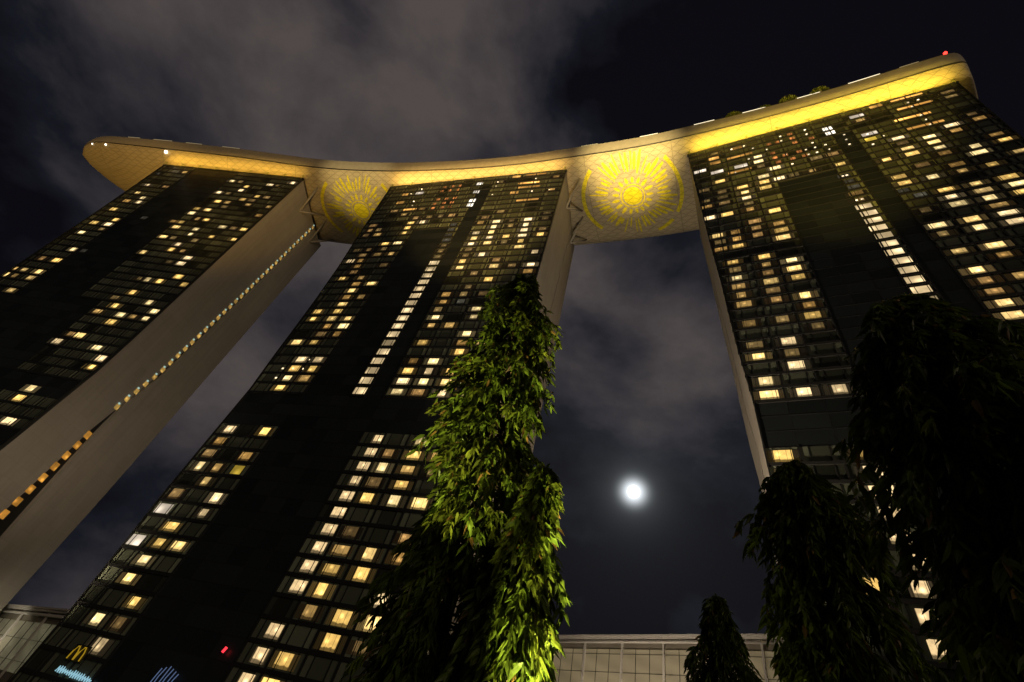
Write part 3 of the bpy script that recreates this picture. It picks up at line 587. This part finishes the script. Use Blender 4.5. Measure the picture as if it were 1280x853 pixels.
# beams that pick out the two gaps, thrown from the garden
def spot(name, loc, target, energy, size, color, blend=.6, rad=.3):
    l = bpy.data.lights.new(name, 'SPOT'); l.energy = energy; l.spot_size = R(size); l.spot_blend = blend; l.color = color; l.shadow_soft_size = rad
    o = bpy.data.objects.new(name, l); C.objects.link(o); o.location = loc
    o.rotation_euler = (Vector(target)-Vector(loc)).to_track_quat('-Z', 'Y').to_euler(); return o
tBC = hp(sBC, .30); tAB = hp(sAB, .32)
spot('gap_projector', (tBC.x-75, tBC.y-165, 6), hp(sBC-3, .06), 7000000, 10.5, (1, .72, .26), .9, 1)
spot('gap_projector', (tAB.x-30, tAB.y-190, 6), hp(sAB, .06), 2400000, 9.5, (1, .72, .30), .9, 1)
for k_, e_, c_ in (('A', 620000, (1, .58, .15)), ('B', 2000000, (1, .62, .18)), ('C', 1450000, (1, .66, .12))):
    a_, b_ = FR[k_]; mx_, my_ = (a_[0]+b_[0])/2, (a_[1]+b_[1])/2
    spot('hull_wash', (mx_*.35, my_*.35-18, 5), (mx_, my_, 199+EYE), e_*1.0, 26, c_, .8, 1)  # ground wash lamps added to brighten the hull and its edge
for p_, t_, e_ in (((20, 66, 2), (30, 92, 120), 150000), ((-70, 105, 2), (-112, 150, 110), 40000), ((22, 66, 2), (46, 82, 90), 110000)):
    spot('end_wall_fill', p_, t_, e_, 95, (1, .80, .58), .9, 1.5)  # ground lamps added to brighten the towers' end walls
spot('prow_wash', (-195, 60, 6), hp(16, .35), 600000, 34, (1, .58, .15), .9, 2)  # wash lamp added to brighten the prow

# ------------------------------------------------------------------ moon
mo = ball((0, 0, 0), 74, mat('moonlit_rock', (.5, .5, .5), 1, (.97, .98, 1.0), 3.0), 'moon', world=False)
mo.location = MOON*6000+Vector((0, 0, EYE)); tag(mo, 'small bright full moon glowing in the sky between the middle and right towers', 'moon')
for p in mo.data.polygons: p.use_smooth = True

# ------------------------------------------------------------------ low buildings behind the towers
def hall(name, label, az0, el0, az1, el1, H, ext, glow, cols):
    """long low building: glazed cream wall between uprights under a white roof edge"""
    p0, p1 = [Vector((math.sin(R(a)), math.cos(R(a)), 0))*((H-EYE)/math.tan(R(e_))) for a, e_ in ((az0, el0), (az1, el1))]
    u = (p1-p0).normalized(); n = Vector((-u.y, u.x, 0)); p0 = p0-u*ext[0]; L = (p1-p0).length+ext[1]
    o = empty(name, (p0.x, p0.y, 0), math.atan2(u.y, u.x)); tag(o, label, 'building')
    m = MB(); m.box(0, L, .6, 24, 0, H-1.2); m.build('wall', M['hallwall'], o)
    m = MB(); m.box(.2, L-.2, .35, .55, 2.0, H-3.2); m.build('glazing', glow, o)
    m = MB(); m.box(-.6, L+.6, -.5, 25, H-.9, H-.45); m.box(-.6, L+.6, -.8, 25, H-.42, H); m.build('roof_edge', M['white_panel'], o)
    m = MB(); m.tube([(0, -.2, H-1.6), (L, -.2, H-1.6)], .34, 12); m.build('gutter_rail', M['white_panel'], o, True)
    k = cols
    for i in range(k+1):
        x = L*i/k; m = MB(); m.box(x-.28, x+.28, -.1, .34, 0, H-1.0); m.build('mullion', M['white_panel'], o)
    m = MB()
    for i in range(k*3): m.box(L*i/(k*3)-.05, L*i/(k*3)+.05, .22, .34, 0, H-3.2)
    for z in np.arange(4, H-3, 4.2): m.box(0, L, .24, .33, z, z+.10)
    m.build('glazing_bars', M['frame'], o)
    return o, L
M['hallwall'] = noisy('hall_wall', (.20, .18, .14), (.27, .24, .19), .3, .8)
def glow_mat(name, c, s):                   # lit interior seen through frosted glazing, with beams behind it
    m = bpy.data.materials.new(name); m.use_nodes = True; t = m.node_tree; b = t.nodes['Principled BSDF']
    b.inputs['Base Color'].default_value = (.25, .23, .18, 1); b.inputs['Roughness'].default_value = .4
    tcn = t.nodes.new('ShaderNodeTexCoord'); mpn = t.nodes.new('ShaderNodeMapping'); mpn.inputs['Scale'].default_value = (.05, .3, .10); mpn.inputs['Rotation'].default_value = (0, .5, 0)
    n = t.nodes.new('ShaderNodeTexNoise'); n.inputs['Scale'].default_value = 1; n.inputs['Detail'].default_value = 4
    wv = t.nodes.new('ShaderNodeTexWave'); wv.inputs['Scale'].default_value = .35; wv.inputs['Distortion'].default_value = 1.2
    t.links.new(tcn.outputs['Object'], mpn.inputs[0]); t.links.new(mpn.outputs[0], n.inputs['Vector']); 
    mp2 = t.nodes.new('ShaderNodeMapping'); mp2.inputs['Rotation'].default_value = (0, 1.2, 0); mp2.inputs['Scale'].default_value = (.22, .22, .22)
    t.links.new(tcn.outputs['Object'], mp2.inputs[0]); t.links.new(mp2.outputs[0], wv.inputs['Vector'])
    v = mth('MULTIPLY', mth('ADD', .35, n.outputs['Fac'], tree=t), mth('ADD', .75, mth('MULTIPLY', wv.outputs['Fac'], .35, tree=t), tree=t), tree=t)
    b.inputs['Emission Color'].default_value = (*c, 1); t.links.new(mth('MULTIPLY', v, s, tree=t), b.inputs['Emission Strength'])
    return m
hall('glazed_hall', 'low cream glazed building with a white roof edge, in the gap under the moon', 14.2, 14.1, 32.7, 16.7, 42, (30, 12), glow_mat('hall_glow', (1, .78, .42), .13), 8)
hall('glazed_pavilion', 'low pale glazed building at the lower left corner, beyond the left tower', -34.1, 3.6, -29.9, 4.6, 15, (60, 40), glow_mat('pavilion_glow', (.9, .85, .50), .085), 9)

spot('hall_fill', (40, 118, 3), (58, 140, 41), 45000, 110, (1, .82, .62), .9, 2)  # fill lamps added to brighten both low halls
spot('hall_fill', (-104, 150, 1), (-110, 180, 14), 6000, 110, (1, .9, .7), .9, 2)

# ------------------------------------------------------------------ reflections in the middle tower's glass, built as glowing strokes
rootB, xrB, xlB, fyB = TW['B']
def on_front(u, z, off=-.7):                 # place on the front of the middle tower
    z += EYE; return rootB.matrix_basis @ Vector((u, fyB(z)+off, z))
def front_reflection(name, label, strokes, m, rad, cat='reflection', back=None):
    b = MB()
    for s in strokes: b.tube([on_front(*p) for p in s], rad, 6)
    o = b.build(name, m, None, True); tag(o, label, cat)
    if back:
        q = MB(); u0, u1, z0, z1 = back
        q.hexa([on_front(u0, z0, -.52), on_front(u1, z0, -.52), on_front(u1, z0, -.42), on_front(u0, z0, -.42)],
               [on_front(u0, z1, -.52), on_front(u1, z1, -.52), on_front(u1, z1, -.42), on_front(u0, z1, -.42)])
        q.build('reflection_backing', M['frame'], o)
    return o
M['refl_y'] = mat('reflection_yellow', (.2, .1, 0), .5, (1, .62, .03), .3)
M['refl_c'] = mat('reflection_cyan', (.1, .2, .3), .5, (.45, .85, 1), .6)
M['refl_b'] = mat('reflection_blue', (.1, .1, .3), .5, (.35, .55, 1), .2)
M['refl_r'] = mat('reflection_red', (.3, 0, 0), .5, (1, .04, .06), 1.6)
arch = []
for c in (20.2, 21.7): arch.append([(c-.7, 3.9), (c-.55, 5.1), (c-.15, 5.9), (c+.15, 5.9), (c+.55, 5.1), (c+.7, 3.9)])
front_reflection('arch_reflection', 'small yellow reflection of two joined arches at the foot of the middle tower', arch, M['refl_y'], .10, back=(19.2, 22.7, 3.7, 6.2))
rn = random.Random(12); cy = []
for i in range(15):
    u = 19.6+i*.55; h = rn.uniform(.5, 1.3); z = 2.3-i*.03
    cy.append([(u-.2, z-h*.4), (u+.05, z+h*.5), (u+.3, z-h*.3), (u+.5, z+h*.2)])
front_reflection('script_reflection', 'small cyan white scribbled reflection right below the yellow arches', cy, M['refl_c'], .10)
M['refl_y2'] = M['refl_y']
st_ = []
for i in range(6): st_.append([(38.8+i*.75, 2.6), (39.0+i*.75+rn.uniform(-.1, .1), 4.6), (39.3+i*.75, 6.2-.25*abs(i-2))])
front_reflection('striped_reflection', 'faint blue reflection of upright strokes at the foot of the middle tower', st_, M['refl_b'], .075)
front_reflection('red_reflection', 'small red reflection right of the blue striped one', [[(48.4, 9.5), (48.7, 10.3)]], M['refl_r'], .22, 'lamp')  # a reflection in the glass, only grouped with the lamps

# ------------------------------------------------------------------ columnar trees with hanging leaves
def bark(): return noisy('bark', (.05, .035, .022), (.11, .08, .05), 14, .9, 6, .5, stretch=(1, 1, .25))
M['bark'] = bark()
lm = bpy.data.materials.new('leaves'); lm.use_nodes = True; t = lm.node_tree; b = t.nodes['Principled BSDF']
va = t.nodes.new('ShaderNodeVertexColor'); va.layer_name = 'tone'; t.links.new(va.outputs['Color'], b.inputs['Base Color'])
b.inputs['Roughness'].default_value = .42; b.inputs['Specular IOR Level'].default_value = .35
tl = t.nodes.new('ShaderNodeBsdfTranslucent'); t.links.new(va.outputs['Color'], tl.inputs['Color'])
mx = t.nodes.new('ShaderNodeMixShader'); mx.inputs[0].default_value = .38
t.links.new(b.outputs[0], mx.inputs[1]); t.links.new(tl.outputs[0], mx.inputs[2]); t.links.new(mx.outputs[0], t.nodes['Material Output'].inputs[0])
M['leaf'] = lm
def tree(label, az, D, h, R_, seed, nb=560, ll=.18, top=1.0, pointed=1.6, lean=(0, 0), per=30, low=.35):
    rn = random.Random(seed); a = R(az); bx, by = D*math.sin(a), D*math.cos(a)
    o = empty('columnar_tree', (bx, by, 0)); tag(o, label, 'tree', 'columnar trees in the garden')
    ph = [rn.uniform(0, 6.28) for _ in range(6)]
    def axis(z): f = z/h; return Vector((lean[0]*f*f+.05*math.sin(z*1.3+ph[0]), lean[1]*f*f+.05*math.cos(z*1.1+ph[1]), z))
    def rad(z, th):
        f = max(0.0, 1-z/h)
        r = R_*min(1, (f*pointed*top+.0)**.62)
        return r*(1+.14*math.sin(3*th+z*1.7+ph[2])+.15*math.sin(2*th-z*3.3+ph[3])+.15*math.sin(z*5.6+th+ph[4]))
    wood = MB(); zz = np.linspace(0, h-.25, 14)
    wood.tube([axis(z) for z in zz], [.085*(1-.85*z/h)*(h/9)+.012 for z in zz], 10)
    V, F, T = [], [], []
    def leaf(p, d, L, W, c):
        side = d.cross(Vector((rn.uniform(-1, 1), rn.uniform(-1, 1), rn.uniform(-.3, .3)))).normalized(); nrm = side.cross(d).normalized()
        n = len(V); wob = rn.uniform(-.12, .12)
        for i, (f, wd) in enumerate(((0, .10), (.28, .9), (.62, .8), (1, .02))):
            q = p+d*(L*f)+Vector((0, 0, -1))*(L*.22*f*f)+nrm*(wob*L*math.sin(f*3.1))
            V.append(q-side*(W*wd)+nrm*(W*.28*wd)); V.append(q); V.append(q+side*(W*wd)+nrm*(W*.28*wd))
        for i in range(3):
            k = n+i*3; F.append((k, k+1, k+4, k+3)); F.append((k+1, k+2, k+5, k+4)); T.append(c); T.append(c)
    for bi in range(nb):
        f = rn.random(); z = low+(h-low)*(f**.92)
        th = rn.uniform(0, 2*math.pi); rr = rad(z, th)
        out = Vector((math.cos(th), math.sin(th), 0)); reach = rr*(rn.uniform(.72, 1.12) if rn.random() < .8 else rn.uniform(.35, .8))
        drop = rn.uniform(.25, .75)*(.45+.55*min(1, rr/max(R_, .01)))
        z0 = min(z+rn.uniform(.05, .35)+drop*.4, h-.05)
        p0 = axis(z0)
        pts = [p0+out*(reach*q)+Vector((0, 0, .12*math.sin(q*2.2)-drop*q*q)) for q in (0, .3, .6, .85, 1)]
        tail = pts[-1]+out*.03+Vector((0, 0, -rn.uniform(.15, .4))); pts.append(tail)
        if bi % 2 == 0: wood.tube(pts[:5], [.014, .011, .008, .006, .004], 5)
        clump = rn.uniform(.65, 1.35); hue = rn.uniform(-.01, .012)
        for i in range(per):
            q = rn.uniform(.35, 1.0)*(len(pts)-1); k = min(int(q), len(pts)-2); p = pts[k].lerp(pts[k+1], q-k)
            d = (out*rn.uniform(.05, .75)+Vector((rn.uniform(-.6, .6), rn.uniform(-.6, .6), -rn.uniform(.45, 1.1)))).normalized()
            L = ll*rn.uniform(.45, 1.4); c = clump*rn.uniform(.65, 1.35); dead = rn.random() < .035
            leaf(p+Vector((rn.uniform(-.02, .02), rn.uniform(-.02, .02), 0)), d, L, L*.15, ((.078+hue)*c, .115*c, .013*c) if not dead else (.16*c, .10*c, .03*c))
    # upright young leaves at the very tip
    for i in range(60):
        p = axis(h-rn.uniform(0, .45)); d = Vector((rn.uniform(-.8, .8), rn.uniform(-.8, .8), rn.uniform(-.2, .9))).normalized()
        leaf(p, d, ll*rn.uniform(.5, .95), ll*.14, (.07, .13, .018))
    wood.build('trunk', M['bark'], o, True)
    mk('crown', V, F, M['leaf'], o, smooth=False, tone=T)
    return o
tree('tallest slender green tree with hanging leaves, in front of the middle tower', 1.9, 8.0, 11.5, .90, 1, nb=1150, pointed=4.2, lean=(-.42, 0), low=.8)
tree('slender tree lit bright yellow green from below, right beside the tallest tree', 8.8, 6.7, 5.5, .56, 2, nb=360, pointed=1.7, low=1.9)
tree('dark slender tree in front of the left edge of the right tower', 38.8, 9.0, 7.15, .76, 3, nb=760, pointed=6)
tree('small dark pointed tree in front of the glazed hall, left of the other dark trees', 29.1, 15.0, 6.9, 1.05, 4, nb=760, pointed=1.9, per=20)
tree('broad nearly black tree filling the lower right corner', 55.2, 6.0, 7.6, .84, 5, nb=900, pointed=5)

# garden uplights at the trees' feet
def uplight(az, D, target, energy, size, label, color=(1, .86, .32)):
    a = R(az); p = Vector((D*math.sin(a), D*math.cos(a), 0))
    o = empty('ground_uplight', p); tag(o, label, 'garden light', 'garden lights at the trees')
    m = MB(); m.tube([(0, 0, 0), (0, 0, .18)], .02, 8); m.build('spike', M['frame'], o)
    d = (Vector(target)-(p+Vector((0, 0, .25)))).normalized()
    m = MB(); c = Vector((0, 0, .25)); m.tube([c-d*.13, c-d*.08, c+d*.06, c+d*.08], [.045, .07, .085, .085], 14); m.build('housing', M['frame'], o, True)
    m = MB(); m.tube([c+d*.081, c+d*.088], [.07, .07], 14); m.build('lens', M['lamp'], o)
    l = bpy.data.lights.new('uplight', 'SPOT'); l.energy = energy; l.spot_size = R(size); l.spot_blend = .8; l.color = color; l.shadow_soft_size = .05
    s = bpy.data.objects.new('uplight', l); C.objects.link(s); s.location = p+Vector((0, 0, .25))+d*.12
    s.rotation_euler = d.to_track_quat('-Z', 'Y').to_euler(); return o
def pol(az, D, z): return Vector((D*math.sin(R(az)), D*math.cos(R(az)), z))
uplight(-9, 5.0, pol(0.3, 8, 10.4), 8500, 34, 'garden light at the left, aimed at the tallest tree')
uplight(21, 5.0, pol(12.0, 6.5, 4.7), 11000, 10, 'narrow garden light right of the brightly lit tree')
uplight(13.0, 4.9, pol(10.6, 6.4, 3.0), 8500, 20, 'garden light at the foot of the brightly lit tree')
uplight(31.0, 7.6, pol(35, 8.9, 4.6), 130, 60, 'garden light left of the dark slender tree')
uplight(45.5, 5.0, pol(50, 5.7, 4.5), 26, 60, 'garden light beside the broad black tree')

# ------------------------------------------------------------------ planting on the sky deck's right half
for i, (s, sz) in enumerate(((TOT-73, 1.0), (TOT-62, .8), (TOT-54, 1.15), (TOT-44, 1.1))):
    n, f = rim(s); p = n.lerp(f, .05); rn = random.Random(40+i)
    o = empty('rooftop_shrub', (p.x, p.y, 202.3+EYE))
    lab = ['leftmost and small rounded bush on the roof deck edge', 'smallest bush on the deck edge, second from the left', 'bush on the deck edge, second from the right', 'rightmost bush on the deck edge, nearest the red beacon'][i]
    tag(o, lab, 'bush', 'bushes on the roof deck')
    V, F, T = [], [], []
    for _ in range(900):
        th, r, z = rn.uniform(0, 6.28), rn.random()**.5, rn.random()
        q = Vector((math.cos(th)*r*3.6*sz*math.sqrt(1-.8*z*z), math.sin(th)*r*3.2*sz*math.sqrt(1-.8*z*z), 1.2+z*3.6*sz))
        d = Vector((rn.uniform(-1, 1), rn.uniform(-1, 1), rn.uniform(-1, 1))).normalized()*.55; e_ = d.cross(Vector((rn.random(), rn.random(), 1))).normalized()*.35
        k = len(V); V += [q-d, q+e_, q+d, q-e_]; F.append((k, k+1, k+2, k+3)); c = rn.uniform(.7, 1.3); T.append((.07*c, .085*c, .015*c))
    mk('crown', V, F, M['leaf'], o, tone=T)
    m = MB(); m.tube([(0, 0, 0), (.1, 0, 1.8), (.2, .1, 3.2*sz)], [.22, .16, .08], 8); m.build('trunk', M['bark'], o)
